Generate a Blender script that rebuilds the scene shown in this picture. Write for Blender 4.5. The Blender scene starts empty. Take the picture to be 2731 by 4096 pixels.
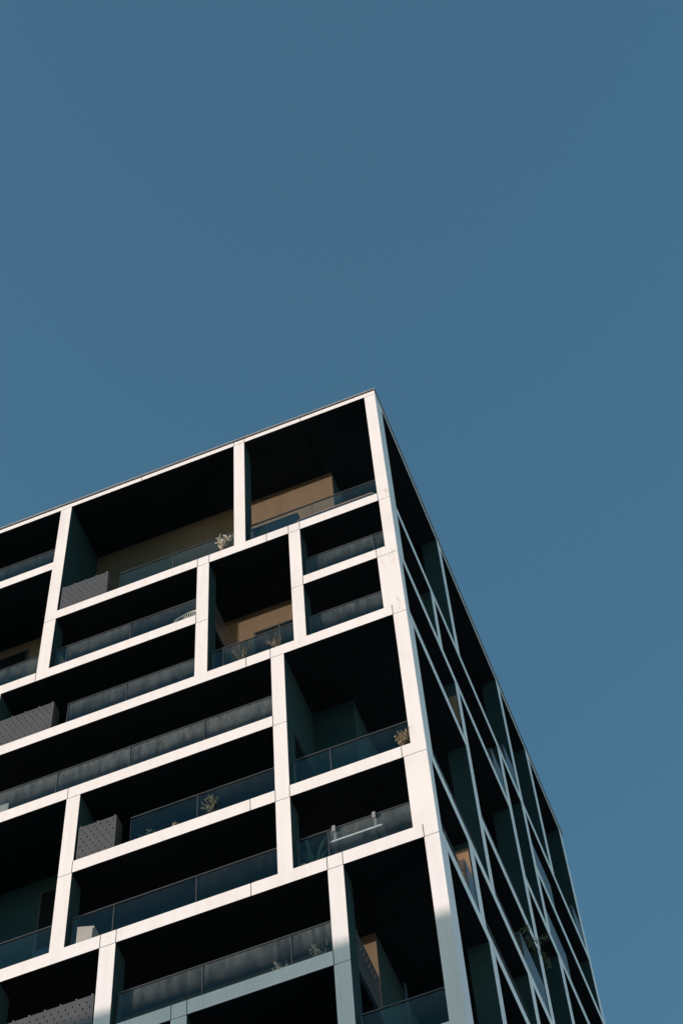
import bpy, bmesh, math, random
from mathutils import Vector, Matrix

scene = bpy.context.scene
C = scene.collection
R = math.radians

# ------------------------------------------------------------------ camera, sky, sun, exposure
GZ = 62.2                                   # height of the roof datum above the ground
cam_d = bpy.data.cameras.new('camera')
cam = bpy.data.objects.new('camera', cam_d); C.objects.link(cam)
cam.location = (6.3581, -26.9693, GZ - 60.5678)
cam.rotation_mode = 'XYZ'
cam.rotation_euler = (2.65982509, 0.0467376586, 0.371444484)
cam_d.sensor_fit = 'HORIZONTAL'
cam_d.sensor_width = 24.0
cam_d.lens = 24.0 * 8444.634 / 2731.0
cam_d.clip_start = 0.1
cam_d.clip_end = 5000
scene.camera = cam

SUN = Vector((2.385, 1.0, -0.142)).normalized()          # direction the light travels
elev = math.asin(-SUN.z)
world = bpy.data.worlds.new('World'); scene.world = world
world.use_nodes = True
wn, wl = world.node_tree.nodes, world.node_tree.links
wn.clear()
sky = wn.new('ShaderNodeTexSky'); sky.sky_type = 'NISHITA'; sky.sun_disc = False
sky.sun_elevation = elev
sky.sun_rotation = math.atan2(-SUN.x, -SUN.y)
sky.altitude = 0; sky.air_density = 1.0; sky.dust_density = 1.0; sky.ozone_density = 2.7
grade = wn.new('ShaderNodeMix'); grade.data_type = 'RGBA'; grade.blend_type = 'MULTIPLY'
grade.inputs[0].default_value = 1.0
grade.inputs[7].default_value = (0.97, 1.12, 0.94, 1)
bg = wn.new('ShaderNodeBackground'); bg.inputs[1].default_value = 0.128
wo = wn.new('ShaderNodeOutputWorld')
wl.new(sky.outputs[0], grade.inputs[6]); wl.new(grade.outputs[2], bg.inputs[0]); wl.new(bg.outputs[0], wo.inputs[0])

sun_d = bpy.data.lights.new('sun', 'SUN'); sun_d.energy = 2.0; sun_d.angle = R(0.53)
sun_d.color = (1.0, 0.81, 0.72)
sun = bpy.data.objects.new('sun', sun_d); C.objects.link(sun)
sun.location = (-60, -30, 90)
sun.rotation_euler = SUN.to_track_quat('-Z', 'Y').to_euler()

scene.view_settings.view_transform = 'Standard'
scene.view_settings.look = 'None'
scene.view_settings.exposure = 1.85
scene.view_settings.gamma = 1.0
scene.view_settings.use_curve_mapping = False

# ------------------------------------------------------------------ materials
def mat(name, col, rough=0.7, metal=0.0, var=0.12, scale=3.0, col2=None, streak=False, bump=0.0, bscale=40.0, spec=0.4):
    m = bpy.data.materials.new(name); m.use_nodes = True
    n, l = m.node_tree.nodes, m.node_tree.links
    b = n['Principled BSDF']
    b.inputs['Roughness'].default_value = rough
    b.inputs['Metallic'].default_value = metal
    b.inputs['Specular IOR Level'].default_value = spec
    geo = n.new('ShaderNodeNewGeometry')
    src = geo.outputs['Position']
    if streak:
        mp = n.new('ShaderNodeMapping'); mp.inputs['Scale'].default_value = (1, 1, 0.12)
        l.new(src, mp.inputs[0]); src = mp.outputs[0]
    t = n.new('ShaderNodeTexNoise'); t.inputs['Scale'].default_value = scale; t.inputs['Detail'].default_value = 6
    t.inputs['Roughness'].default_value = 0.65
    l.new(src, t.inputs['Vector'])
    r = n.new('ShaderNodeValToRGB')
    c2 = col2 if col2 else tuple(c * (1 - 2 * var) for c in col)
    r.color_ramp.elements[0].position = 0.3; r.color_ramp.elements[0].color = (*c2, 1)
    r.color_ramp.elements[1].position = 0.62; r.color_ramp.elements[1].color = (*col, 1)
    l.new(t.outputs['Fac'], r.inputs[0]); l.new(r.outputs[0], b.inputs['Base Color'])
    if bump:
        t2 = n.new('ShaderNodeTexNoise'); t2.inputs['Scale'].default_value = bscale; t2.inputs['Detail'].default_value = 4
        l.new(geo.outputs['Position'], t2.inputs['Vector'])
        bp = n.new('ShaderNodeBump'); bp.inputs['Strength'].default_value = bump; bp.inputs['Distance'].default_value = 0.01
        l.new(t2.outputs['Fac'], bp.inputs['Height']); l.new(bp.outputs[0], b.inputs['Normal'])
    return m

def concrete_mat():
    """White painted precast: faint broad mottling, fine vertical run-off streaks, rare rusty stains, pin holes."""
    m = bpy.data.materials.new('white_concrete'); m.use_nodes = True
    n, l = m.node_tree.nodes, m.node_tree.links
    b = n['Principled BSDF']; b.inputs['Roughness'].default_value = 0.75
    b.inputs['Specular IOR Level'].default_value = 0.25
    geo = n.new('ShaderNodeNewGeometry')
    def noise(scale, detail, sz=None, rough=0.6):
        t = n.new('ShaderNodeTexNoise'); t.inputs['Scale'].default_value = scale; t.inputs['Detail'].default_value = detail
        t.inputs['Roughness'].default_value = rough
        if sz:
            mp = n.new('ShaderNodeMapping'); mp.inputs['Scale'].default_value = sz
            l.new(geo.outputs['Position'], mp.inputs[0]); l.new(mp.outputs[0], t.inputs['Vector'])
        else:
            l.new(geo.outputs['Position'], t.inputs['Vector'])
        return t.outputs['Fac']
    def ramp(f, p0, p1, a, c):
        r = n.new('ShaderNodeValToRGB'); e = r.color_ramp.elements
        e[0].position = p0; e[0].color = (*a, 1); e[1].position = p1; e[1].color = (*c, 1)
        l.new(f, r.inputs[0]); return r.outputs[0]
    def mul(a, c, fac=1.0):
        x = n.new('ShaderNodeMix'); x.data_type = 'RGBA'; x.blend_type = 'MULTIPLY'
        x.inputs[0].default_value = fac; l.new(a, x.inputs[6]); l.new(c, x.inputs[7]); return x.outputs[2]
    base = ramp(noise(0.45, 4), 0.3, 0.7, (0.765, 0.755, 0.77), (0.835, 0.82, 0.84))
    st = ramp(noise(5.0, 5, (1, 1, 0.07)), 0.25, 0.55, (0.90, 0.88, 0.85), (1, 1, 1))
    stain = ramp(noise(1.9, 7, (1, 1, 0.45), 0.7), 0.26, 0.33, (0.70, 0.56, 0.44), (1, 1, 1))
    pin = ramp(noise(14.0, 2), 0.17, 0.21, (0.45, 0.40, 0.36), (1, 1, 1))
    c = mul(mul(mul(base, st, 0.7), stain, 0.55), pin)
    # rusty run-off below a few open joints of the corner column, each at its own place on the concrete
    for px, pz, rad in ((-0.16, GZ - 10.62, 0.55), (-0.10, GZ - 6.72, 0.30), (-0.20, GZ - 13.2, 0.34), (-4.6, GZ - 0.16, 0.20), (-2.9, GZ - 10.3, 0.22), (-5.2, GZ - 7.0, 0.26)):
        mp = n.new('ShaderNodeMapping'); mp.inputs['Location'].default_value = (-px, 0, -pz * 0.6); mp.inputs['Scale'].default_value = (1, 1, 0.6)
        l.new(geo.outputs['Position'], mp.inputs[0])
        ln = n.new('ShaderNodeVectorMath'); ln.operation = 'LENGTH'; l.new(mp.outputs[0], ln.inputs[0])
        fall = n.new('ShaderNodeMapRange'); fall.inputs[1].default_value = rad; fall.inputs[2].default_value = 0.0; l.new(ln.outputs['Value'], fall.inputs[0])
        thr = n.new('ShaderNodeMapRange'); thr.inputs[1].default_value = 0.52; thr.inputs[2].default_value = 0.72
        l.new(noise(9.0, 6, (1, 1, 0.25), 0.7), thr.inputs[0])
        mm = n.new('ShaderNodeMath'); mm.operation = 'MULTIPLY'; l.new(fall.outputs[0], mm.inputs[0]); l.new(thr.outputs[0], mm.inputs[1])
        x = n.new('ShaderNodeMix'); x.data_type = 'RGBA'; x.inputs[7].default_value = (0.30, 0.19, 0.12, 1)
        l.new(mm.outputs[0], x.inputs[0]); l.new(c, x.inputs[6]); c = x.outputs[2]
    l.new(c, b.inputs['Base Color'])
    bp = n.new('ShaderNodeBump'); bp.inputs['Strength'].default_value = 0.25; bp.inputs['Distance'].default_value = 0.01
    l.new(noise(22, 5), bp.inputs['Height']); l.new(bp.outputs[0], b.inputs['Normal'])
    return m

def glass_mat():
    """Thin tinted balustrade glass: see-through, a sky reflection, and a film of dried dust that differs per pane."""
    m = bpy.data.materials.new('balustrade_glass'); m.use_nodes = True
    n, l = m.node_tree.nodes, m.node_tree.links
    n.remove(n['Principled BSDF'])
    out = n['Material Output']
    tr = n.new('ShaderNodeBsdfTransparent'); tr.inputs[0].default_value = (0.93, 0.97, 0.98, 1)
    gl = n.new('ShaderNodeBsdfGlossy'); gl.inputs['Roughness'].default_value = 0.02
    gl.inputs[0].default_value = (0.66, 1.0, 0.98, 1)
    fr = n.new('ShaderNodeFresnel'); fr.inputs[0].default_value = 1.46
    mx = n.new('ShaderNodeMixShader')
    g0 = n.new('ShaderNodeNewGeometry')
    ff = n.new('ShaderNodeMath'); ff.operation = 'SUBTRACT'; ff.inputs[0].default_value = 1.0; l.new(g0.outputs['Backfacing'], ff.inputs[1])
    fm_ = n.new('ShaderNodeMath'); fm_.operation = 'MULTIPLY'; l.new(fr.outputs[0], fm_.inputs[0]); l.new(ff.outputs[0], fm_.inputs[1])
    l.new(fm_.outputs[0], mx.inputs[0]); l.new(tr.outputs[0], mx.inputs[1]); l.new(gl.outputs[0], mx.inputs[2])
    df = n.new('ShaderNodeBsdfDiffuse'); df.inputs[0].default_value = (0.38, 0.41, 0.42, 1)
    geo = n.new('ShaderNodeNewGeometry'); oi = n.new('ShaderNodeObjectInfo')
    add = n.new('ShaderNodeVectorMath'); add.operation = 'ADD'
    l.new(geo.outputs['Position'], add.inputs[0]); l.new(oi.outputs['Random'], add.inputs[1])
    t1 = n.new('ShaderNodeTexNoise'); t1.inputs['Scale'].default_value = 1.6; t1.inputs['Detail'].default_value = 6
    t1.inputs['Roughness'].default_value = 0.68
    l.new(add.outputs[0], t1.inputs['Vector'])
    mp = n.new('ShaderNodeMapping'); mp.inputs['Scale'].default_value = (1, 1, 0.16)
    l.new(geo.outputs['Position'], mp.inputs[0])
    t2 = n.new('ShaderNodeTexNoise'); t2.inputs['Scale'].default_value = 6.5; t2.inputs['Detail'].default_value = 5
    l.new(mp.outputs[0], t2.inputs['Vector'])
    at = n.new('ShaderNodeAttribute'); at.attribute_type = 'OBJECT'; at.attribute_name = 'dust'
    tc = n.new('ShaderNodeTexCoord'); sx = n.new('ShaderNodeSeparateXYZ')
    l.new(tc.outputs['Generated'], sx.inputs[0])
    hz = n.new('ShaderNodeMapRange'); hz.inputs[1].default_value = 0.35; hz.inputs[2].default_value = 0.95
    hz.inputs[3].default_value = 0.12; hz.inputs[4].default_value = 1.7
    l.new(sx.outputs[2], hz.inputs[0])
    def mth(op, a, b):
        x = n.new('ShaderNodeMath'); x.operation = op
        for i, v in enumerate((a, b)):
            if isinstance(v, (int, float)): x.inputs[i].default_value = v
            else: l.new(v, x.inputs[i])
        return x.outputs[0]
    r1 = n.new('ShaderNodeMapRange'); r1.inputs[1].default_value = 0.15; r1.inputs[2].default_value = 0.85
    l.new(t1.outputs['Fac'], r1.inputs[0])
    r2 = n.new('ShaderNodeMapRange'); r2.inputs[1].default_value = 0.3; r2.inputs[2].default_value = 0.7
    r2.inputs[3].default_value = 0.35; r2.inputs[4].default_value = 1.25
    l.new(t2.outputs['Fac'], r2.inputs[0])
    f = mth('MULTIPLY', mth('MULTIPLY', mth('ADD', r1.outputs[0], 0.25), r2.outputs[0]), mth('MULTIPLY', hz.outputs[0], at.outputs['Fac']))
    f = mth('MULTIPLY', mth('MINIMUM', f, 0.8), ff.outputs[0])
    mx2 = n.new('ShaderNodeMixShader')
    l.new(f, mx2.inputs[0]); l.new(mx.outputs[0], mx2.inputs[1]); l.new(df.outputs[0], mx2.inputs[2])
    l.new(mx2.outputs[0], out.inputs[0])
    return m

M = {}
M['white'] = concrete_mat()
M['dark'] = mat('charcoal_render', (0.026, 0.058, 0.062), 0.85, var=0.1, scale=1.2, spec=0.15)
M['wall'] = mat('taupe_render', (0.155, 0.117, 0.078), 0.85, var=0.1, scale=1.3, streak=True, bump=0.3, spec=0.15)
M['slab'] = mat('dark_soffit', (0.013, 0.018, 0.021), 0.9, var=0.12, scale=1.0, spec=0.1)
M['coping'] = mat('coping_metal', (0.42, 0.41, 0.41), 0.5, metal=0.3, var=0.05)
M['rail'] = mat('rail_aluminium', (0.16, 0.155, 0.155), 0.42, metal=0.5, var=0.06)
M['gasket'] = mat('black_gasket', (0.02, 0.025, 0.027), 0.6, var=0.05)
M['screen'] = mat('perforated_grey_metal', (0.17, 0.153, 0.145), 0.40, metal=0.55, var=0.09, scale=2.2, spec=0.5)
M['inside'] = mat('box_inside', (0.03, 0.03, 0.03), 0.8, var=0.1)
M['glass'] = glass_mat()
M['window'] = mat('dark_window_glass', (0.012, 0.016, 0.018), 0.06, var=0.05, spec=0.5)
M['frame'] = mat('window_frame', (0.05, 0.055, 0.057), 0.5, var=0.05)
M['wood_sunlit'] = mat('wood_and_sunlit_brown', (0.26, 0.17, 0.10), 0.7, var=0.12, scale=4, streak=True)
M['copper'] = mat('copper_tube', (0.62, 0.33, 0.24), 0.38, metal=0.3, var=0.1)
M['navy'] = mat('dark_box_plastic', (0.03, 0.045, 0.055), 0.6, var=0.1)
M['string'] = mat('cream_cord', (0.82, 0.78, 0.68), 0.6, var=0.1)
M['table'] = mat('grey_table_board', (0.24, 0.23, 0.23), 0.6, var=0.1, scale=8)
M['clip'] = mat('grey_plastic_clip', (0.25, 0.25, 0.26), 0.5, var=0.05)
M['cabinet'] = mat('pale_cabinet', (0.50, 0.46, 0.43), 0.6, var=0.08)
M['pot'] = mat('plant_pot', (0.10, 0.075, 0.06), 0.8, var=0.15)
M['leaf_dry'] = mat('dry_silver_leaf', (0.62, 0.57, 0.48), 0.7, var=0.25, scale=20)
M['leaf_straw'] = mat('straw_leaf', (0.36, 0.30, 0.19), 0.7, var=0.25, scale=20)
M['leaf_green'] = mat('green_leaf', (0.115, 0.175, 0.085), 0.6, var=0.25, scale=20)
M['leaf_grey'] = mat('grey_green_leaf', (0.20, 0.24, 0.17), 0.7, var=0.25, scale=20)
M['leaf_fresh'] = mat('fresh_green_leaf', (0.12, 0.19, 0.06), 0.6, var=0.2, scale=20)
M['stem'] = mat('woody_stem', (0.16, 0.12, 0.08), 0.8, var=0.2, scale=20)
M['asphalt'] = mat('asphalt', (0.05, 0.05, 0.05), 0.9, var=0.15, scale=4)
M['ground'] = mat('ground_paving', (0.31, 0.31, 0.315), 0.9, var=0.12, scale=0.6)
M['kerb'] = mat('kerb_stone', (0.32, 0.31, 0.30), 0.85, var=0.1)
M['paint'] = mat('road_paint', (0.75, 0.75, 0.73), 0.7, var=0.08)
M['bounce_pale'] = mat('bounce_building_pale_grey', (0.46, 0.50, 0.54), 0.7, var=0.08, scale=0.5)
M['plaster'] = mat('beige_plaster', (0.42, 0.37, 0.31), 0.85, var=0.1, scale=0.5)

# ------------------------------------------------------------------ helpers
def link(name, me, parent=None):
    o = bpy.data.objects.new(name, me); C.objects.link(o)
    if parent is not None: o.parent = parent
    return o

def tag(o, label=None, cat=None, group=None, kind=None):
    if label: o['label'] = label
    if cat: o['category'] = cat
    if group: o['group'] = group
    if kind: o['kind'] = kind
    return o

def thing(name, label, cat, loc=(0, 0, 0), group=None):
    o = link(name, None); o.location = loc
    o.empty_display_size = 0.3
    return tag(o, label, cat, group)

FACES = [('-x', (0, 3, 7, 4)), ('+x', (1, 5, 6, 2)), ('-y', (0, 4, 5, 1)), ('+y', (3, 2, 6, 7)), ('-z', (0, 1, 2, 3)), ('+z', (4, 7, 6, 5))]
def bxm(name, x0, x1, y0, y1, z0, z1, mats, face_mat=None):
    me = bpy.data.meshes.new(name)
    v = [(x0, y0, z0), (x1, y0, z0), (x1, y1, z0), (x0, y1, z0), (x0, y0, z1), (x1, y0, z1), (x1, y1, z1), (x0, y1, z1)]
    me.from_pydata(v, [], [f for _, f in FACES])
    for m in mats: me.materials.append(m)
    if face_mat:
        for p, (k, _) in zip(me.polygons, FACES): p.material_index = face_mat.get(k, 0)
    return me

def box(name, x0, x1, y0, y1, z0, z1, m, parent=None, face_mat=None):
    mats = m if isinstance(m, (list, tuple)) else [m]
    return link(name, bxm(name, x0, x1, y0, y1, z0, z1, mats, face_mat), parent)

class MB:
    """Collects boxes, tubes and leaves into ONE mesh object."""
    def __init__(s): s.v = []; s.f = []; s.mi = []; s.smooth = []
    def add(s, vs, fs, mi=0, smooth=False):
        b = len(s.v); s.v += [tuple(v) for v in vs]
        for f in fs: s.f.append(tuple(b + i for i in f)); s.mi.append(mi); s.smooth.append(smooth)
    def box(s, x0, x1, y0, y1, z0, z1, mi=0):
        s.add([(x0, y0, z0), (x1, y0, z0), (x1, y1, z0), (x0, y1, z0), (x0, y0, z1), (x1, y0, z1), (x1, y1, z1), (x0, y1, z1)], [f for _, f in FACES], mi)
    def tube(s, pts, r0, r1=None, n=6, mi=0, closed=False):
        pts = [Vector(p) for p in pts]; r1 = r0 if r1 is None else r1
        K = len(pts); rings = []
        for i, p in enumerate(pts):
            if closed: d = pts[(i + 1) % K] - pts[i - 1]
            else: d = pts[min(i + 1, K - 1)] - pts[max(i - 1, 0)]
            d.normalize()
            a = d.cross(Vector((0, 0, 1)));
            if a.length < 1e-3: a = d.cross(Vector((1, 0, 0)))
            a.normalize(); b = d.cross(a)
            r = r0 + (r1 - r0) * (i / max(K - 1, 1))
            rings.append([p + (a * math.cos(2 * math.pi * k / n) + b * math.sin(2 * math.pi * k / n)) * r for k in range(n)])
        vs = [q for rg in rings for q in rg]; fs = []
        L = K if closed else K - 1
        for i in range(L):
            j = (i + 1) % K
            for k in range(n):
                fs.append((i * n + k, i * n + (k + 1) % n, j * n + (k + 1) % n, j * n + k))
        if not closed:
            fs.append(tuple(range(n - 1, -1, -1))); fs.append(tuple((K - 1) * n + k for k in range(n)))
        s.add(vs, fs, mi, True)
    def leaf(s, p, d, up, L, W, mi=0):
        d = Vector(d).normalized(); w = d.cross(Vector(up))
        if w.length < 1e-3: w = d.cross(Vector((1, 0, 0.3)))
        w.normalize(); nrm = w.cross(d); p = Vector(p)
        mid = p + d * L * 0.5 + nrm * L * 0.08; tip = p + d * L
        s.add([p, mid + w * W / 2, tip, mid - w * W / 2], [(0, 1, 2), (0, 2, 3)], mi, False)
    def build(s, name, mats, parent=None):
        me = bpy.data.meshes.new(name); me.from_pydata(s.v, [], s.f)
        for m in (mats if isinstance(mats, (list, tuple)) else [mats]): me.materials.append(m)
        me.polygons.foreach_set('material_index', s.mi); me.polygons.foreach_set('use_smooth', s.smooth)
        me.update(); return link(name, me, parent)

# ------------------------------------------------------------------ ground and street
g = box('ground', -1500, 1500, -1500, 1500, -1.0, 0.0, M['ground']); tag(g, kind='structure')
g = box('road', -300, 300, -24.0, -12.0, 0.004, 0.008, M['asphalt']); tag(g, kind='structure')
g = box('pavement', -34.0, 16.0, -11.88, 30.0, 0.012, 0.13, M['ground']); tag(g, kind='structure')
g = box('kerb', -34.0, 16.0, -12.0, -11.88, 0.012, 0.145, M['kerb']); tag(g, kind='structure')
lm = MB()
for i in range(-20, 21): lm.box(i * 6.0, i * 6.0 + 3.0, -18.07, -17.93, 0.012, 0.015)
g = lm.build('road_marking', M['paint']); tag(g, kind='structure')

# ------------------------------------------------------------------ the apartment building
LV = 'abcdefghi'
ZC = {}
for i, l in enumerate(LV): ZC[l] = GZ - 0.612 - 3.2 * i          # centre line of each floor beam
low = [chr(ord('i') + k) for k in range(1, 11)]                  # storeys under the frame of the picture
for k, l in enumerate(low): ZC[l] = ZC['i'] - 3.2 * (k + 1)
ALL = list(LV) + low
HB = 0.224                                                       # half the height of a floor beam
ZR0, ZR1 = GZ - 0.155, GZ + 0.075                                # roof beam
def zt(l): return ZR1 if l == 'a' else ZC[l] + HB                # top of the beam at a level
def zb(l): return ZR0 if l == 'a' else ZC[l] - HB                # underside of the beam at a level
D = 0.53                                                         # depth of the white frame
YW = 2.05                                                        # face of the recessed wall
XC = -2.26
XL = -22.0                                                       # left end of the building
YB = 18.70                                                       # back end of the building
J = 0.009                                                        # half a joint

bld = thing('apartment_building', 'tall apartment block wrapped in a white concrete grid with deep dark balconies', 'building')
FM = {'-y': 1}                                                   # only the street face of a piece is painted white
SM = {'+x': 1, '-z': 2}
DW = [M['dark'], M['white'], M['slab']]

# -- front floor beams, in precast lengths; joints where the photo shows them
jf = {
 'a': [-18.0, -13.2, -7.96, -4.785, -4.433, -2.51],
 'b': [-16.2],
 'c': [-16.2, -10.78, -5.931, -5.568, -3.78, -3.101, -2.755, -0.349],
 'd': [-16.2, -10.78, -5.931, -2.755, -0.60],
 'e': [-16.2, -12.0, -4.46, -3.78, -0.362],
 'f': [-16.2, -9.32, -3.766],
 'g': [-16.2, -8.97, -4.40, -3.766, -3.405, -0.60],
 'h': [-16.2, -8.054, -7.664, -4.41, -2.600, -2.235, -0.34],
 'i': [-16.2, -8.0, -6.25, -5.888, -2.600],
}
SKIP = {'b': [(-10.4, 0.0)], 'd': [(-22.0, -22.0), (-5.57, -3.10)], 'f': [(-3.41, 0.0)], 'g': [(-22.0, -9.33)],
        'i': [(-22.0, -7.67), (-2.24, 0.0)]}
# spans of the front beam at each level (x0, x1)
span = {'a': [(XL, 0)], 'b': [(XL, -10.771)], 'c': [(-10.771, 0)], 'd': [(XL, -5.568), (-3.101, 0)], 'e': [(XL, 0)],
        'f': [(XL, -3.405)], 'g': [(-9.326, 0)], 'h': [(XL, 0)], 'i': [(XL, -2.235)]}
for l in low: span[l] = [(XL, 0)]; jf[l] = [-16.2, -11.0, -5.9]
for l in ALL:
    for a, b in span[l]:
        cuts = [a] + [x for x in sorted(jf[l]) if a + 0.05 < x < b - 0.05] + [b]
        for i in range(len(cuts) - 1):
            x0 = cuts[i] + (J if i else 0); x1 = cuts[i + 1] - (J if i + 1 < len(cuts) - 1 else 0)
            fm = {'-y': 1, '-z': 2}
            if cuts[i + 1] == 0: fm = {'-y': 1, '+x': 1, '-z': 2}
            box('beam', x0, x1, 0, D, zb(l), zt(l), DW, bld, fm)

# -- front columns (x0, x1, upper level, lower level)
cols = [(-4.785, -4.433, 'a', 'c'), (-10.771, -10.399, 'a', 'd'), (-10.76, -10.39, 'd', 'd'),
        (-3.101, -2.755, 'c', 'e'), (-5.931, -5.568, 'c', 'e'), (-3.766, -3.405, 'e', 'h'),
        (-9.326, -8.959, 'f', 'h'), (-2.600, -2.235, 'h', 'j'), (-8.054, -7.664, 'h', 'i'), (-6.25, -5.888, 'i', 'j'),
        (-12.19, -11.82, 'd', 'e'), (-14.4, -14.03, 'e', 'f'), (-13.9, -13.53, 'f', 'h'), (-10.97, -10.50, 'h', 'i'),
        (-16.4, -16.03, 'a', 'd'), (-18.0, -17.6, 'd', 'h'), (-16.4, -16.03, 'h', 'j'), (XL, XL + 0.4, 'a', 'j')]
for k, l in enumerate(['j'] + low[1:-1]):
    for q in range(5):
        x = -4.2 - 4.3 * q + (1.9 if k % 2 else 0)
        if x > XL + 0.5: cols.append((x - 0.36, x, l, chr(ord(l) + 1)))
    cols.append((XL, XL + 0.4, l, chr(ord(l) + 1)))
def has_beam(l, x):
    return any(a - 0.01 <= x <= b + 0.01 for a, b in span[l])
for x0, x1, t, b in cols:
    ls = ALL[ALL.index(t):ALL.index(b) + 1]
    cur = None
    for l in ls:
        if l == t: cur = zb(l) - 2 * J; continue
        xm = (x0 + x1) / 2
        if has_beam(l, xm):
            box('column', x0, x1, 0, D, zt(l), cur, DW, bld, FM); cur = zb(l) - 2 * J
# -- corner column: its two faces are both white; widths step from storey to storey as on the building
cor = [('a', 'c', 0.349, 0.62), ('c', 'd', 0.331, 0.598), ('d', 'e', 0.588, 0.353), ('e', 'g', 0.362, 0.532), ('g', 'h', 0.564, 0.327), ('h', 'j', 0.34, 0.566)]
for k, l in enumerate(['j'] + low[1:-1]): cor.append((l, chr(ord(l) + 1), 0.35 + 0.2 * (k % 2), 0.35 + 0.2 * ((k + 1) % 2)))
for t, b, wx, wy in cor:
    mb_x = -wx
    box('corner_column', mb_x, 0, 0, wy, zt(b), zb(t) - 2 * J, DW, bld, {'-y': 1, '+x': 1})

# -- side floor beams and columns
sspan = {'a': [(D, YB)], 'b': [], 'c': [(D, YB)], 'd': [(D, 9.261), (11.913, YB)], 'e': [(D, 4.583), (9.685, YB)],
         'f': [(4.971, 9.261)], 'g': [(D, 9.685)], 'h': [(D, YB)], 'i': [(7.227, YB)]}
for l in low: sspan[l] = [(D, YB)]
sj = {'a': [6.0, 11.9], 'c': [4.2, 9.6, 14.9], 'd': [5.0, 15.3], 'e': [13.0], 'g': [3.3, 6.9], 'h': [3.7, 9.0, 14.0]}
for l in ALL:
    for a, b in sspan[l]:
        cuts = [a] + [y for y in sj.get(l, [9.1]) if a + 0.3 < y < b - 0.3] + [b]
        for i in range(len(cuts) - 1):
            y0 = cuts[i] + (J if i else 0); y1 = cuts[i + 1] - (J if i + 1 < len(cuts) - 1 else 0)
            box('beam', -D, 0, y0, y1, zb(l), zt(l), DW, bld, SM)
scol = [(5.667, 6.062, 'a', 'c'), (3.368, 3.730, 'c', 'd'), (11.505, 11.913, 'a', 'e'), (9.261, 9.685, 'c', 'g'), (4.583, 4.971, 'd', 'g'),
        (2.853, 3.266, 'g', 'h'), (7.227, 7.644, 'g', 'i'), (3.296, 3.717, 'h', 'j'), (14.545, 14.978, 'a', 'c'), (12.328, 12.780, 'e', 'h'),
        (18.253, YB, 'a', 'j'), (11.5, 11.9, 'h', 'j'), (15.6, 16.0, 'e', 'h')]
for k, l in enumerate(['j'] + low[1:-1]):
    for q in range(4):
        y = 4.0 + 4.3 * q + (1.9 if k % 2 else 0)
        if y < YB - 1: scol.append((y, y + 0.4, l, chr(ord(l) + 1)))
    scol.append((18.253, YB, l, chr(ord(l) + 1)))
def has_sbeam(l, y):
    return any(a - 0.01 <= y <= b + 0.01 for a, b in sspan[l])
for y0, y1, t, b in scol:
    cur = None
    for l in ALL[ALL.index(t):ALL.index(b) + 1]:
        if l == t: cur = zb(l) - 0.004; continue
        if has_sbeam(l, (y0 + y1) / 2):
            box('column', -D, 0, y0, y1, zt(l), cur, DW, bld, SM); cur = zb(l) - 0.004

# -- balcony floors: dark soffit panels between the frame and the wall, cut at the joint lines
fslab = {'a': [(XL + 0.3, 0)], 'b': [(XL + 0.3, -10.771)], 'c': [(-10.771, 0)], 'd': [(XL + 0.3, -5.568), (-3.101, 0)], 'e': [(XL + 0.3, 0)],
         'f': [(XL + 0.3, -3.405)], 'g': [(-9.326, 0)], 'h': [(XL + 0.3, 0)], 'i': [(XL + 0.3, -2.235)]}
seam = {'a': [-7.96, -2.51], 'c': [-9.0, -3.78], 'e': [-8.6, -4.46], 'g': [-4.40], 'h': [-8.9, -4.41]}
for l in ALL:
    for a, b in fslab.get(l, [(XL + 0.3, 0)]):
        inner = b if b < -0.1 else -D
        cuts = [a] + [x for x in seam.get(l, []) if a < x < inner - 0.2] + [inner]
        top = ZR1 - 0.005 if l == 'a' else zb(l) + 0.26
        for i in range(len(cuts) - 1):
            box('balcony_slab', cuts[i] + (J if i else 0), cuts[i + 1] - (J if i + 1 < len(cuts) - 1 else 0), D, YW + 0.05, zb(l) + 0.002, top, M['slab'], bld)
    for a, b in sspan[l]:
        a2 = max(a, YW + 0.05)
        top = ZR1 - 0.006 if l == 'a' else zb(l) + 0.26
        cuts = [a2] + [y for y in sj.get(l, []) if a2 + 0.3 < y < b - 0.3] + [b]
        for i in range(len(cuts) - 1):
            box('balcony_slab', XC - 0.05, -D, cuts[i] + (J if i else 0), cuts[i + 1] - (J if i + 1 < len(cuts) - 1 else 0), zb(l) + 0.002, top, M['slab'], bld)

# -- recessed walls behind the balconies, one per storey
for i, l in enumerate(ALL[:-1]):
    n_ = ALL[i + 1]
    zz1 = (ZR0 + 0.004) if l == 'a' else zb(l) + 0.001; zz0 = zb(n_) + 0.001
    xs = {'e': [-3.6], 'f': [-9.15, -3.6], 'g': [-9.15]}.get(l, [])
    e = [XL + 0.3] + xs + [XC]
    for k in range(len(e) - 1):
        # shade painted in: back walls of two tall bays take the fins' charcoal
        shade_dark = (l in 'fg' and e[k + 1] == -9.15) or (l in 'ef' and e[k] == -3.6)
        box('back_wall', e[k], e[k + 1], YW, YW + 0.3, zz0, zz1, [M['dark'] if shade_dark else M['wall'], M['dark']], bld, {'+x': 1})
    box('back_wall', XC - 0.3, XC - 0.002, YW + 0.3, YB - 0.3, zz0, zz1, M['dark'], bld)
box('end_wall', XL, XL + 0.3, D, YB, 0.13, ZR1, M['white'], bld)
box('rear_wall', XL + 0.3, -D, YB - 0.3, YB - 0.002, 0.13, ZR1, M['white'], bld)
box('roof', XL + 0.3, XC, YW + 0.3, YB - 0.3, ZR1 - 0.3, ZR1, M['slab'], bld)
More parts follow.
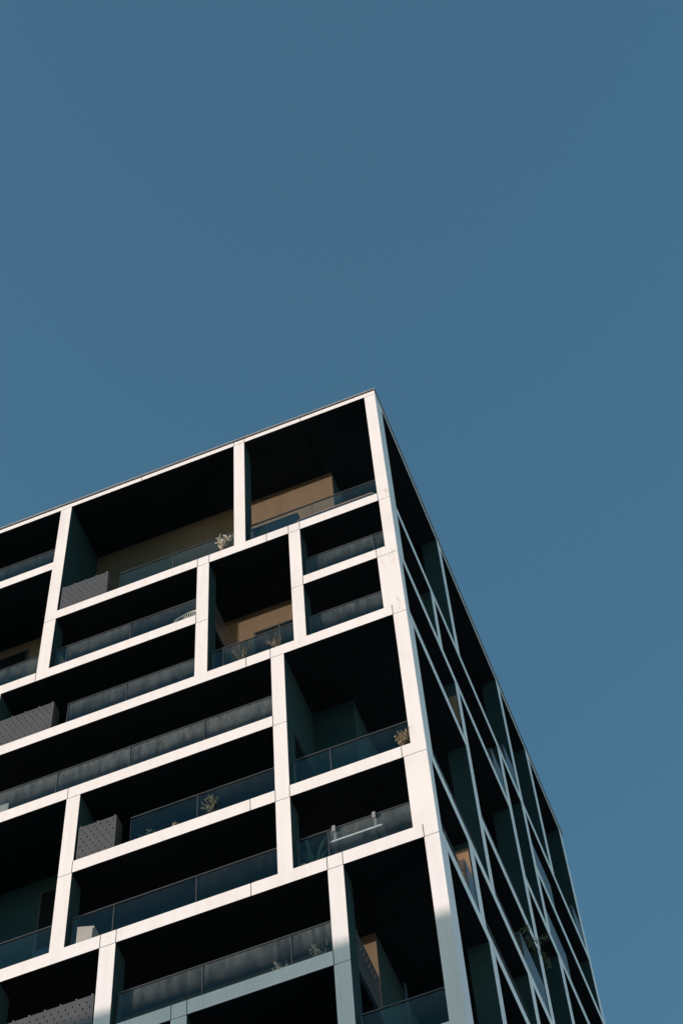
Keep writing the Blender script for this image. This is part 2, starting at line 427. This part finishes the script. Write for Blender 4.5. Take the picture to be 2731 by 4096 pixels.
# roof edge: a set-back dark upstand and the metal coping that overhangs it
box('upstand', XL + 0.05, -0.05, 0.05, YB - 0.05, ZR1, GZ + 0.125, M['gasket'], bld)
for a, b in [(XL - 0.06, -13.2), (-13.2, -7.96), (-7.96, -2.51), (-2.51, 0.04)]:
    box('coping', a + 0.003, b - 0.003, -0.04, 0.45, GZ + 0.125, GZ + 0.175, M['coping'], bld)
for a, b in [(0.453, 6.0), (6.0, 11.9), (11.9, YB + 0.10)]:
    box('coping', -0.45, 0.04, a + 0.003, b - 0.003, GZ + 0.125, GZ + 0.175, M['coping'], bld)

# -- partitions and cross beams that run from a column back to the wall
def partition(x0, x1, z0, z1, y0=D, y1=YW, m=None): box('partition', x0, x1, y0 + 0.001, y1, z0, z1, m or M['dark'], bld)
partition(-10.76, -10.41, zb('c') + 0.262, zb('a') - 0.002)
partition(-3.75, -3.42, zb('f'), zb('e') - 0.002)
partition(-9.31, -8.97, zb('g') + 0.262, zb('f') - 0.002)
partition(-13.89, -13.54, zb('h') + 0.262, zb('f') - 0.002)
partition(-16.39, -16.04, zb('d') + 0.262, zb('b') - 0.002)
partition(-16.39, -16.04, zb('b') + 0.262, zb('a') - 0.002)
partition(-12.18, -11.83, zb('e') + 0.262, zb('d') - 0.002)
for x0, x1, l in [(-5.92, -5.58, 'd'), (-2.59, -2.245, 'i'), (-9.31, -8.97, 'g')]:
    box('cross_beam', x0, x1, D + 0.001, YW, ZC[l] - 0.20, ZC[l] + 0.13, M['dark'], bld)

# -- windows in the recessed walls
def window(x0, x1, z0, z1, n=2):
    mb = MB(); y0 = YW - 0.03; y1 = YW - 0.001; t = 0.06
    mb.box(x0, x1, y0, y1, z1 - t, z1); mb.box(x0, x1, y0, y1, z0, z0 + t)
    xs = [x0 + (x1 - x0) * k / n for k in range(n + 1)]
    for k, x in enumerate(xs):
        a = x if k == 0 else (x - t if k == n else x - t / 2)
        mb.box(a, a + t, y0, y1, z0 + t, z1 - t)
    f = mb.build('window', M['frame'], bld)
    for k in range(n):
        box('window_pane', xs[k] + t * 0.9, xs[k + 1] - t * 0.9, YW - 0.02, YW - 0.003, z0 + t * 0.9, z1 - t * 0.9, M['window'], f)
window(-10.95, -9.5, ZC['h'] + 0.3, GZ - 17.4, 2)
window(-5.02, -3.45, ZC['e'] + 0.3, GZ - 8.42, 2)
window(-13.6, -12.46, ZC['d'] + 0.3, GZ - 4.55, 1)
for l, x0, x1 in [('d', -9.6, -7.0), ('e', -10.0, -7.4), ('f', -9.4, -5.2), ('g', -8.2, -5.0), ('h', -8.2, -5.0), ('i', -7.0, -3.2)]:
    window(x0, x1, ZC[l] + 0.3, ZC[l] + 2.35, 2)
# timber sheet on one side partition, brown sheet painting sunlight on another
box('timber_or_sunlit_panel', -0.36, -0.03, 4.553, 4.581, GZ - 12.55, GZ - 11.15, M['wood_sunlit'], bld)
box('timber_or_sunlit_panel', -0.42, -0.03, 2.823, 2.851, GZ - 22.3, GZ - 20.32, M['wood_sunlit'], bld)  # brown sheet standing in for the sunlit sliver of this partition

# -- glass balustrades: rail and posts are the part, each pane a piece of it
YG = 0.17
def balustrade(x0, x1, l, cuts=(), dust=(0.1,), gap=0.07, h=1.16):
    z0 = zt(l) + 0.002; z1 = z0 + h; a = x0 + gap; b = x1 - 0.004
    mb = MB()
    mb.box(a, b, YG - 0.022, YG + 0.022, z1, z1 + 0.024)
    mb.box(a, b, YG - 0.03, YG + 0.03, z0, z0 + 0.05)
    for x in cuts: mb.box(x - 0.008, x + 0.008, YG - 0.008, YG + 0.022, z0 + 0.05, z1)
    mb.box(a, a + 0.014, YG - 0.012, YG + 0.022, z0 + 0.05, z1)
    mb.box(b - 0.014, b, YG - 0.012, YG + 0.022, z0 + 0.05, z1)
    r = mb.build('balustrade', M['rail'], bld)
    e = [a + 0.012] + list(cuts) + [b - 0.012]
    for k in range(len(e) - 1):
        p = box('glass_pane', e[k] + 0.016, e[k + 1] - 0.016, YG - 0.006, YG + 0.006, z0 + 0.048, z1 - 0.002, M['glass'], r)
        p['dust'] = float(dust[k % len(dust)])
    return r
balustrade(-4.433, -0.349, 'c', (-2.40,), (0.02, 0.04))
balustrade(-8.50, -4.785, 'c', (-6.80,), (0.02, 0.06), 0.0)
balustrade(-2.755, -0.331, 'd', (-0.69,), (0.22, 0.20))
balustrade(-10.40, -5.931, 'd', (-9.98, -8.01), (0.05, 0.22, 0.10))
balustrade(-2.755, -0.588, 'e', (), (0.25,))
balustrade(-5.568, -3.101, 'e', (-5.18,), (0.02, 0.08))
balustrade(-9.72, -3.766 - 2.165, 'e', (-7.99,), (0.26, 0.30), 0.0)
balustrade(-16.03, -10.771, 'd', (-13.2,), (0.10, 0.22))
balustrade(-16.03, -10.771, 'b', (-13.4,), (0.10, 0.12))
balustrade(-14.03, -3.766, 'f', (-11.8, -9.78, -7.74, -5.69), (0.3, 0.42, 0.46, 0.48, 0.58))
balustrade(-7.58, -3.766, 'g', (-5.83,), (0.015, 0.03), 0.0)
balustrade(-3.405, -0.362, 'g', (-2.40,), (0.012, 0.02))
balustrade(-8.959, -3.766, 'h', (-7.86, -5.81), (0.01, 0.015, 0.035))
balustrade(-3.405, -0.564, 'h', (-2.59,), (0.02, 0.34))
balustrade(-13.53, -9.326, 'h', (-11.4,), (0.02, 0.02))
balustrade(-7.664, -2.600, 'i', (-5.62, -3.58), (0.22, 0.24, 0.26))
balustrade(-2.235, -0.34, 'j', (), (0.08,))
def side_balustrade(y0, y1, l, dust=0.1):
    z0 = zt(l) + 0.002; z1 = z0 + 1.16; a = y0 + 0.03; b = y1 - 0.03
    mb = MB()
    mb.box(-YG - 0.022, -YG + 0.022, a, b, z1, z1 + 0.035); mb.box(-YG - 0.03, -YG + 0.03, a, b, z0, z0 + 0.05)
    mid = (a + b) / 2
    for y in (a + 0.012, mid, b - 0.012): mb.box(-YG - 0.022, -YG + 0.012, y - 0.012, y + 0.012, z0 + 0.05, z1)
    r = mb.build('balustrade', M['rail'], bld)
    for c, d in ((a + 0.03, mid - 0.016), (mid + 0.016, b - 0.03)):
        p = box('glass_pane', -YG - 0.006, -YG + 0.006, c, d, z0 + 0.048, z1 - 0.002, M['glass'], r); p['dust'] = dust
for y0, y1, l in [(0.62, 5.667, 'c'), (6.062, 10.4, 'c'), (11.913, 14.545, 'c'), (14.978, 17.2, 'c'), (0.6, 3.368, 'd'), (3.73, 8.2, 'd'), (13.9, 18.25, 'd'),
                  (0.353, 4.583, 'e'), (9.685, 11.505, 'e'), (13.95, 18.25, 'e'), (4.971, 9.261, 'f'), (0.532, 4.583, 'g'), (4.971, 7.25, 'g'),
                  (0.327, 2.2, 'h'), (3.266, 7.227, 'h'), (7.644, 11.5, 'h')]:
    side_balustrade(y0, y1, l)

# ------------------------------------------------------------------ the building that stands up-sun and shades the lowest storeys
a = math.atan2(1.0, 0.15)
nb = thing('neighbour_building', 'lower beige building across the street to the left', 'building', (-51.7, -20.0, 0))
nb.rotation_euler = (0, 0, a - math.pi / 2)
NH = 39.35
box('wall', -16, 0, -22, 22, 0, NH - 0.35, M['plaster'], nb)
box('parapet', -16.1, 0.0 + 0.1, -22.1, 22.1, NH - 0.35, NH, M['kerb'], nb)
wm = bxm('window', 0.001, 0.06, -0.7, 0.7, 0, 1.6, [M['frame']]); pm = bxm('pane', 0.061, 0.07, -0.62, 0.62, 0.08, 1.52, [M['window']])
for fl in range(11):
    for k in range(9):
        w = link('window', wm, nb); w.location = (0, -19 + k * 4.75, 2.0 + fl * 3.3)
        p = link('pane', pm, w)

nb2 = thing('bounce_building', 'pale building added on the right to bounce sunlight onto the shaded facade', 'building', (46.0, 12.0, 0))  # unseen building, added to bounce fill light onto the side facade
box('wall', 0, 18, -45, 45, 0, 41.6, M['bounce_pale'], nb2)
box('parapet', -0.1, 18.1, -45.1, 45.1, 41.6, 42.0, M['kerb'], nb2)
wm2 = bxm('window', -0.06, -0.001, -0.8, 0.8, 0, 1.7, [M['frame']]); pm2 = bxm('pane', -0.07, -0.061, -0.72, 0.72, 0.08, 1.62, [M['window']])
for fl in range(12):
    for k in range(14):
        w = link('window', wm2, nb2); w.location = (0, -41 + k * 6.3, 2.0 + fl * 3.3)
        p = link('pane', pm2, w)

# ------------------------------------------------------------------ perforated metal boxes at the ends of the balconies
def perforated(mb, w, h, flip=False):
    """A sheet w x h in x-z at y=0 with real staggered holes; origin at its lower left."""
    px, pz = 0.084, 0.0865 * 2; hw, hh = 0.016, 0.026
    nx = max(1, int((w - 0.06) / px)); nz = max(1, int((h - 0.06) / pz))
    ox = (w - (nx - 1) * px) / 2; oz = (h - (nz - 1) * pz) / 2
    xs = [0.0]; zs = [0.0]
    for k in range(nx): xs += [ox + k * px - hw, ox + k * px + hw]
    for k in range(nz): zs += [oz + k * pz - hh, oz + k * pz + hh]
    xs.append(w); zs.append(h)
    vs = [(x, 0, z) for z in zs for x in xs]; N = len(xs); fs = []
    for j in range(len(zs) - 1):
        for i in range(len(xs) - 1):
            if i % 2 == 1 and j % 2 == 1 and ((i // 2 + j // 2) % 2 == 0): continue
            fs.append((j * N + i, j * N + i + 1, (j + 1) * N + i + 1, (j + 1) * N + i))
    return vs, fs

def metal_box(loc, w, h, d, label, rotz=0.0, group='perforated grey metal boxes at the balcony ends', ends=True):
    t = thing('metal_box', label, 'metal box', loc, group); t.rotation_euler = (0, 0, rotz)
    mb = MB(); vs, fs = perforated(mb, w, h); mb.add(vs, fs); mb.build('front_panel', M['screen'], t)
    vs, fs = perforated(mb, d - 0.004, h)
    for nm, x in (('side_panel', w - 0.002), ('side_panel', 0.002)):
        mb = MB(); mb.add([(x, y + 0.003, z) for y, _, z in vs], fs); mb.build(nm, M['screen'], t)
    box('back_panel', 0.01, w - 0.01, d, d + 0.004, 0, h, M['inside'], t)
    box('base_plate', 0.01, w - 0.01, 0.006, d - 0.002, 0.0, 0.01, M['inside'], t)
    if ends:
        mb = MB(); n = max(2, int(w / 0.30))
        for k in range(n):
            x = 0.05 + k * (w - 0.1) / (n - 1)
            mb.box(x - 0.014, x + 0.014, -0.006, 0.014, h + 0.001, h + 0.035)
        mb.build('fixing_lug', M['clip'], t)['kind'] = 'stuff'
    return t

def bz(l): return zt(l) + 0.003
metal_box((-10.33, 0.015, bz('c')), 1.50, 1.30, 0.36, 'perforated grey metal box with a green seedling over its top edge, under the roof')
metal_box((-11.79, 0.015, bz('e')), 1.71, 1.30, 0.36, 'long perforated grey metal box at the left picture edge, beside dusty glass')
metal_box((-8.90, 0.015, bz('g')), 1.00, 1.30, 0.36, 'short perforated grey metal box on the balcony with the small green conifer')
metal_box((-10.45, 0.03, bz('i')), 2.35, 1.25, 0.36, 'perforated grey metal box at the bottom left corner of the photo')
metal_box((-5.60, 0.56, ZC['d'] + 0.135), 1.40, 1.38, 0.10, 'perforated screen standing inside the tall dark bay, left of the brown wall', R(90))
metal_box((-2.25, 0.58, ZC['i'] + 0.135), 1.41, 1.25, 0.10, 'dark perforated screen before a lit slice of wall near the bottom corner column', R(90))
sbx = [(2.23, 2.83, 'h', 'bluish perforated metal box just round the corner below the brown panel painted as a sunlit sliver'),
       (8.26, 9.24, 'd', 'left one of two slim perforated metal boxes side by side on the shaded facade'),
       (10.46, 11.49, 'c', 'right one of two slim perforated metal boxes side by side on the shaded facade'),
       (11.93, 13.80, 'd', 'perforated blue-grey metal box in the upper of the two long strips on the shaded facade'),
       (11.93, 13.90, 'e', 'perforated blue-grey metal box in the lower of the two long strips on the shaded facade'),
       (7.30, 9.25, 'g', 'perforated blue-grey metal box overgrown by the trailing green creeper'),
       (17.32, 18.24, 'c', 'perforated metal box next to the far right edge of the shaded facade')]
for y0, y1, l, lab in sbx:
    metal_box((-0.015, y0, bz(l)), y1 - y0, 1.30, 0.36, lab, R(90), ends=False)

# ------------------------------------------------------------------ plants
def plant(name, label, cat, loc, kind, h, w, m, seed, n=12, leaf=(0.09, 0.028), pot=0.15, group='plants on the balconies', lean=(0, 0), flat=0.8):
    rnd = random.Random(seed)
    t = thing(name, label, cat, loc, group)
    base = 0.0
    if pot:
        mb = MB(); ph = 0.06 if flat < 0.5 or pot < 0.09 else min(0.26, h * 0.35); k = 12; r0, r1 = pot * 0.72, pot
        v = [(r0 * math.cos(2 * math.pi * i / k), r0 * math.sin(2 * math.pi * i / k), 0) for i in range(k)] + \
            [(r1 * math.cos(2 * math.pi * i / k), r1 * math.sin(2 * math.pi * i / k), ph) for i in range(k)]
        mb.add(v, [(i, (i + 1) % k, k + (i + 1) % k, k + i) for i in range(k)] + [tuple(range(k - 1, -1, -1)), tuple(range(k, 2 * k))])
        mb.build('pot', M['pot'], t); base = ph
    st, fo = MB(), MB()
    def rv(s=1.0): return Vector((rnd.uniform(-s, s), rnd.uniform(-s, s), rnd.uniform(-s, s)))
    H_ = h - base
    if kind == 'shrub' or kind == 'stalk':
        for i in range(n):
            an = rnd.uniform(0, 2 * math.pi); rr = w / 2 * math.sqrt(rnd.random())
            hh = H_ * rnd.uniform(0.6, 1.0) * (1 - 0.3 * (rr / (w / 2)) ** 2)
            tip = Vector((rr * math.cos(an) + lean[0], rr * flat * math.sin(an) + lean[1], base + hh))
            pts = [Vector((0.03 * math.cos(an), 0.03 * math.sin(an), base - 0.02))]
            for s in (0.3, 0.6, 1.0):
                q = Vector((tip.x * s ** 0.8, tip.y * s ** 0.8, base + hh * s)) + rv(0.03 * (1 if s < 1 else 0)); pts.append(q)
            st.tube(pts, 0.006, 0.002, 4)
            m_ = 26 if kind == 'shrub' else 12
            for k in range(m_):
                s = rnd.uniform(0.25 if kind == 'shrub' else 0.4, 1.0)
                i0 = min(int(s * 3), 2); f = s * 3 - i0
                p = pts[i0].lerp(pts[i0 + 1], f) + rv(0.035 if kind == 'shrub' else 0.012)
                fo.leaf(p, rv() + Vector((0, 0, 0.7)), rv(), leaf[0] * rnd.uniform(0.6, 1.2), leaf[1] * rnd.uniform(0.7, 1.2))
    elif kind == 'conifer':
        st.tube([(0, 0, base), (0.01, 0, base + H_ * 0.5), (0.0, 0, h)], 0.016, 0.005, 5)
        for i in range(n):
            s = rnd.uniform(0.08, 0.97); an = rnd.uniform(0, 2 * math.pi); L = w / 2 * (1 - s) * rnd.uniform(0.7, 1.1) + 0.05
            p0 = Vector((0, 0, base + H_ * s)); d = Vector((math.cos(an), math.sin(an), 0.25)); p1 = p0 + d * L
            st.tube([p0, p1], 0.005, 0.002, 4)
            for k in range(int(10 + L * 50)):
                q = p0.lerp(p1, rnd.random()); fo.leaf(q, d * 0.6 + rv(0.8) + Vector((0, 0, 0.3)), rv(), leaf[0] * rnd.uniform(0.6, 1.1), leaf[1])
    elif kind == 'rosette':
        for i in range(n):
            an = i * 2.39996; s = i / n; d = Vector((math.cos(an), math.sin(an), 0.35 + 1.4 * (1 - s)))
            fo.leaf(Vector((0.02 * math.cos(an), 0.02 * math.sin(an), base)), d, (0, 0, 1), w / 2 * (0.6 + 0.6 * s), leaf[1])
    elif kind == 'strap':
        for i in range(n):
            an = rnd.uniform(0, 2 * math.pi); L = h * rnd.uniform(0.65, 1.05); out = w / 2 * rnd.uniform(0.3, 1.0); W = leaf[1]
            pts = []
            for k in range(7):
                s = k / 6; r = out * s ** 1.6; z = base + (L - base) * (s - 0.30 * s ** 3 * (out / (w / 2)))
                pts.append(Vector((r * math.cos(an), r * math.sin(an), z)))
            sd = Vector((-math.sin(an), math.cos(an), 0)); vs = []
            for k, q in enumerate(pts):
                ww = W * (0.5 + 1.2 * (k / 6)) * (1 - (k / 6) ** 3) + 0.003
                nr = Vector((math.cos(an), math.sin(an), 0.3)) * -0.25 * ww
                vs += [q - sd * ww / 2, q + nr, q + sd * ww / 2]
            fs = []
            for k in range(6):
                b = 3 * k; fs += [(b, b + 1, b + 4, b + 3), (b + 1, b + 2, b + 5, b + 4)]
            fo.add(vs, fs, 0, True)
    if st.f: st.build('stem', M['stem'], t)
    fo.build('foliage', m, t)
    return t

def bp(x, l, y=0.42): return (x, y, bz(l) - 0.0)
plant('dry_shrub', 'pale dry shrub glowing in the sun beside the white column', 'plant', bp(-5.17, 'c', 0.075), 'shrub', 1.12, 0.70, M['leaf_dry'], 3, 20, (0.075, 0.04), pot=0.07, flat=0.3)
plant('potted_shrub', 'round grey-green shrub behind the glass of the top right balcony', 'plant', bp(-3.98, 'c'), 'shrub', 1.40, 0.44, M['leaf_grey'], 5, 16, (0.06, 0.035))
plant('dry_stalks', 'dry bare stalks before the left half of the glass, below the brown wall', 'plant', bp(-4.62, 'e', 0.075), 'stalk', 0.76, 0.66, M['leaf_straw'], 8, 11, (0.05, 0.012), pot=0.07, flat=0.3)
plant('dry_stalks', 'tall dry stalks before the right half of the glass, below the brown wall', 'plant', bp(-3.57, 'e', 0.075), 'stalk', 0.86, 0.84, M['leaf_straw'], 11, 13, (0.06, 0.014), pot=0.07, flat=0.3)
plant('dry_grass', 'bushy straw-coloured plant leaning on the corner column', 'plant', bp(-0.57, 'g', 0.075), 'shrub', 0.82, 0.50, M['leaf_straw'], 14, 15, (0.10, 0.024), pot=0.07, lean=(0.06, 0), flat=0.3)
plant('small_conifer', 'small upright conifer standing in front of the glass, right of the succulent', 'plant', bp(-5.40, 'g', 0.10), 'conifer', 0.74, 0.70, M['leaf_grey'], 17, 24, (0.05, 0.02), pot=0.06)
plant('succulent', 'tiny yellow-green succulent just showing over the white beam', 'plant', bp(-6.33, 'g', 0.085), 'rosette', 0.12, 0.21, M['leaf_straw'], 19, 30, (0.1, 0.04), pot=0.075)
plant('low_shrub', 'low dark shrub behind the glass, left of the succulent', 'plant', bp(-7.22, 'g'), 'shrub', 0.90, 0.60, M['leaf_grey'], 21, 14, (0.06, 0.04), pot=0.2)
plant('strap_leaf_plant', 'green plant with long strap leaves behind the glass beside the hanging table', 'plant', bp(-3.12, 'h', 0.62), 'strap', 1.75, 1.1, M['leaf_green'], 23, 20, (0.8, 0.075), pot=0.17)
plant('leafy_sprig', 'sparse leafy sprig behind the glass next to the shaded white column', 'plant', bp(-3.00, 'i'), 'stalk', 0.95, 0.66, M['leaf_grey'], 27, 12, (0.07, 0.025))
plant('low_sprig', 'low faded sprig behind the dusty glass near the post', 'plant', bp(-3.92, 'i'), 'stalk', 0.78, 0.46, M['leaf_dry'], 29, 9, (0.06, 0.02))
plant('seedling', 'small green seedling growing over the perforated metal box', 'plant', (-9.75, 0.10, bz('c') + 1.17), 'shrub', 0.27, 0.26, M['leaf_fresh'], 31, 6, (0.06, 0.035), pot=0)

def creeper():
    rnd = random.Random(77)
    t = thing('creeper', 'green creeper trailing out over the shaded facade from a perforated box', 'plant', (0, 0, 0), 'plants on the balconies')
    P = lambda x, y, z: Vector((x, y, GZ + z))
    br = [[P(-0.05, 7.42, -18.45), P(0.02, 7.5, -18.15), P(0.08, 7.75, -17.75), P(0.10, 7.84, -17.62)],
          [P(-0.05, 7.42, -18.45), P(0.08, 7.6, -18.2), P(0.15, 7.36, -18.65), P(0.15, 7.55, -18.62), P(0.20, 7.72, -18.6)],
          [P(-0.05, 7.42, -18.45), P(0.12, 7.9, -17.95), P(0.20, 8.17, -17.85), P(0.35, 8.26, -17.73), P(0.50, 8.53, -17.39)],
          [P(-0.05, 7.42, -18.45), P(0.15, 7.7, -18.4), P(0.35, 7.92, -18.68), P(0.40, 7.95, -18.8), P(0.45, 8.04, -18.91), P(0.50, 7.62, -19.6)]]
    st, fo = MB(), MB()
    for b in br:
        st.tube(b, 0.008, 0.003, 4)
        for k in range(75):
            s = rnd.uniform(0.32, 1.0) * (len(b) - 1); i = min(int(s), len(b) - 2)
            p = b[i].lerp(b[i + 1], s - i) + Vector((rnd.gauss(0, .035), rnd.gauss(0, .06), rnd.gauss(0, .06)))
            fo.leaf(p, (rnd.uniform(-1, 1), rnd.uniform(-1, 1), rnd.uniform(-.8, .6)), (rnd.uniform(-1, 1), rnd.uniform(-1, 1), 1), rnd.uniform(.045, .085), rnd.uniform(.025, .04))
    st.build('stem', M['stem'], t); fo.build('foliage', M['leaf_green'], t)
creeper()

# ------------------------------------------------------------------ furniture on the balconies
# round cord chair
t = thing('cord_chair', 'round chair strung with cream cords, half hidden by the white beam', 'chair', (-6.36, 0.52, bz('d')))
mb = MB(); cz, rad = 0.92, 0.50
ring = [(rad * math.cos(2 * math.pi * k / 40), 0.10 * math.sin(2 * math.pi * k / 40), cz + rad * math.sin(2 * math.pi * k / 40)) for k in range(40)]
mb.tube(ring, 0.020, n=6, closed=True); mb.build('rim', M['string'], t)
mb = MB(); ring2 = [(x * 1.09, y + 0.05, cz + (z - cz) * 1.09) for x, y, z in ring]
mb.tube(ring2, 0.014, n=6, closed=True); mb.build('outer_rim', M['rail'], t)
mb = MB()
for k in range(48):
    an = 2 * math.pi * k / 48
    mb.tube([(rad * math.cos(an), 0.10 * math.sin(an), cz + rad * math.sin(an)), (0.07 * math.cos(an), 0.22, cz - 0.12 + 0.07 * math.sin(an))], 0.010, n=4)
mb.build('cords', M['string'], t)['kind'] = 'stuff'
mb = MB()
for x, y in ((-0.3, -0.1), (0.3, -0.1), (0.0, 0.35)): mb.tube([(x * 0.5, y * 0.3 + 0.1, cz - 0.45), (x, y + 0.08, 0.0)], 0.012, n=6)
mb.build('leg', M['rail'], t)
# copper tube bench frame behind the glass of the top right balcony
t = thing('tube_bench', 'low bench with a copper coloured tube frame behind the top right glass', 'bench', (-1.80, 0.62, bz('c')))
tz = 1.37
mb = MB(); pts = []
for x in (-1.17, 1.17):
    pass
arc = [(-1.21, 0, tz - 0.30), (-1.21, 0, tz - 0.12), (-1.17, 0, tz - 0.03), (-1.09, 0, tz), (0, 0, tz), (1.09, 0, tz), (1.17, 0, tz - 0.03), (1.21, 0, tz - 0.12), (1.21, 0, tz - 0.30)]
mb.tube(arc, 0.024, n=8)
mb.build('back_tube', M['copper'], t)
for x in (-1.0, 1.0):
    mb = MB(); mb.box(x - 0.03, x + 0.03, -0.02, 0.02, tz - 0.30, tz - 0.10); mb.build('bracket', M['copper'], t)
mb = MB(); mb.box(-1.19, 1.19, 0.0, 0.55, 0.40, 0.47); mb.box(-1.19, 1.19, -0.03, 0.03, 0.47, tz - 0.06); mb.build('seat', M['navy'], t)
for x in (-1.1, 1.1):
    for y in (0.03, 0.5):
        mb = MB(); mb.box(x - 0.025, x + 0.025, y - 0.025, y + 0.025, 0, 0.40); mb.build('leg', M['copper'], t)
# dark storage box
t = thing('storage_box', 'long dark storage box behind the glass left of the copper tube bench', 'storage box', (-3.75, 0.95, bz('c')))
box('box_body', -0.72, 0.72, -0.28, 0.28, 0.02, 1.86, M['navy'], t); box('lid', -0.74, 0.74, -0.30, 0.30, 1.86, 1.92, M['navy'], t)
for x in (-0.6, 0.6): box('foot', x - 0.05, x + 0.05, -0.2, 0.2, 0, 0.02, M['navy'], t)
# balcony table hooked over the glass
t = thing('hanging_table', 'grey folding table hooked over the balcony glass by two clips', 'table', (-1.95, YG, bz('h')))
box('table_board', -0.63, 0.63, 0.035, 0.62, 0.74, 0.765, M['table'], t)
box('front_edge', -0.63, 0.63, 0.018, 0.034, 0.735, 0.785, M['white'], t)
for x in (-0.49, 0.48):
    k = MB(); k.box(x - 0.04, x + 0.04, -0.045, -0.024, 1.03, 1.245); k.box(x - 0.04, x + 0.04, -0.024, 0.05, 1.20, 1.245)
    k.box(x - 0.03, x + 0.03, 0.035, 0.05, 0.70, 1.20); k.build('clip', M['clip'], t)
    k = MB(); k.box(x - 0.035, x + 0.035, 0.03, 0.45, 0.70, 0.738); k.build('bracket', M['gasket'], t)
# pale cabinet
t = thing('cabinet', 'pale cabinet with a slanted top behind the glass', 'cabinet', (-8.97, 0.95, bz('h')))
mb = MB()
mb.add([(-.22, 0, .02), (.22, 0, .02), (.22, .45, .02), (-.22, .45, .02), (-.22, 0, 1.93), (.22, 0, 1.76), (.22, .45, 1.76), (-.22, .45, 1.93)], [f for _, f in FACES])
mb.build('cabinet_body', M['cabinet'], t); box('door', -.19, .19, -.02, -.001, .1, 1.70, M['cabinet'], t)
box('plinth', -.2, .2, .02, .43, 0, .02, M['navy'], t)
# folded parasol
t = thing('folded_parasol', 'thin folded grey parasol standing in the dark bottom right bay', 'parasol', (-1.42, 1.0, bz('j')))
mb = MB(); mb.tube([(0, 0, .04), (0, 0, 2.68)], .018, n=8); mb.build('pole', M['rail'], t)
mb = MB(); mb.tube([(0, 0, 1.35), (0, 0, 1.6), (0, 0, 2.4), (0, 0, 2.62)], .045, .02, n=9); mb.build('canopy', M['navy'], t)
box('base', -.25, .25, -.25, .25, 0, .04, M['navy'], t)
# pale board at the far left
t = thing('folded_table', 'pale folded table top leaning behind dusty glass at the left picture edge', 'table', (-11.55, 0.5, bz('f')))
box('table_top', -.30, .24, -.02, .02, .40, 1.10, M['cabinet'], t)
for x in (-.26, .20): box('leg', x - .02, x + .02, -.02, .02, 0, .40, M['rail'], t)
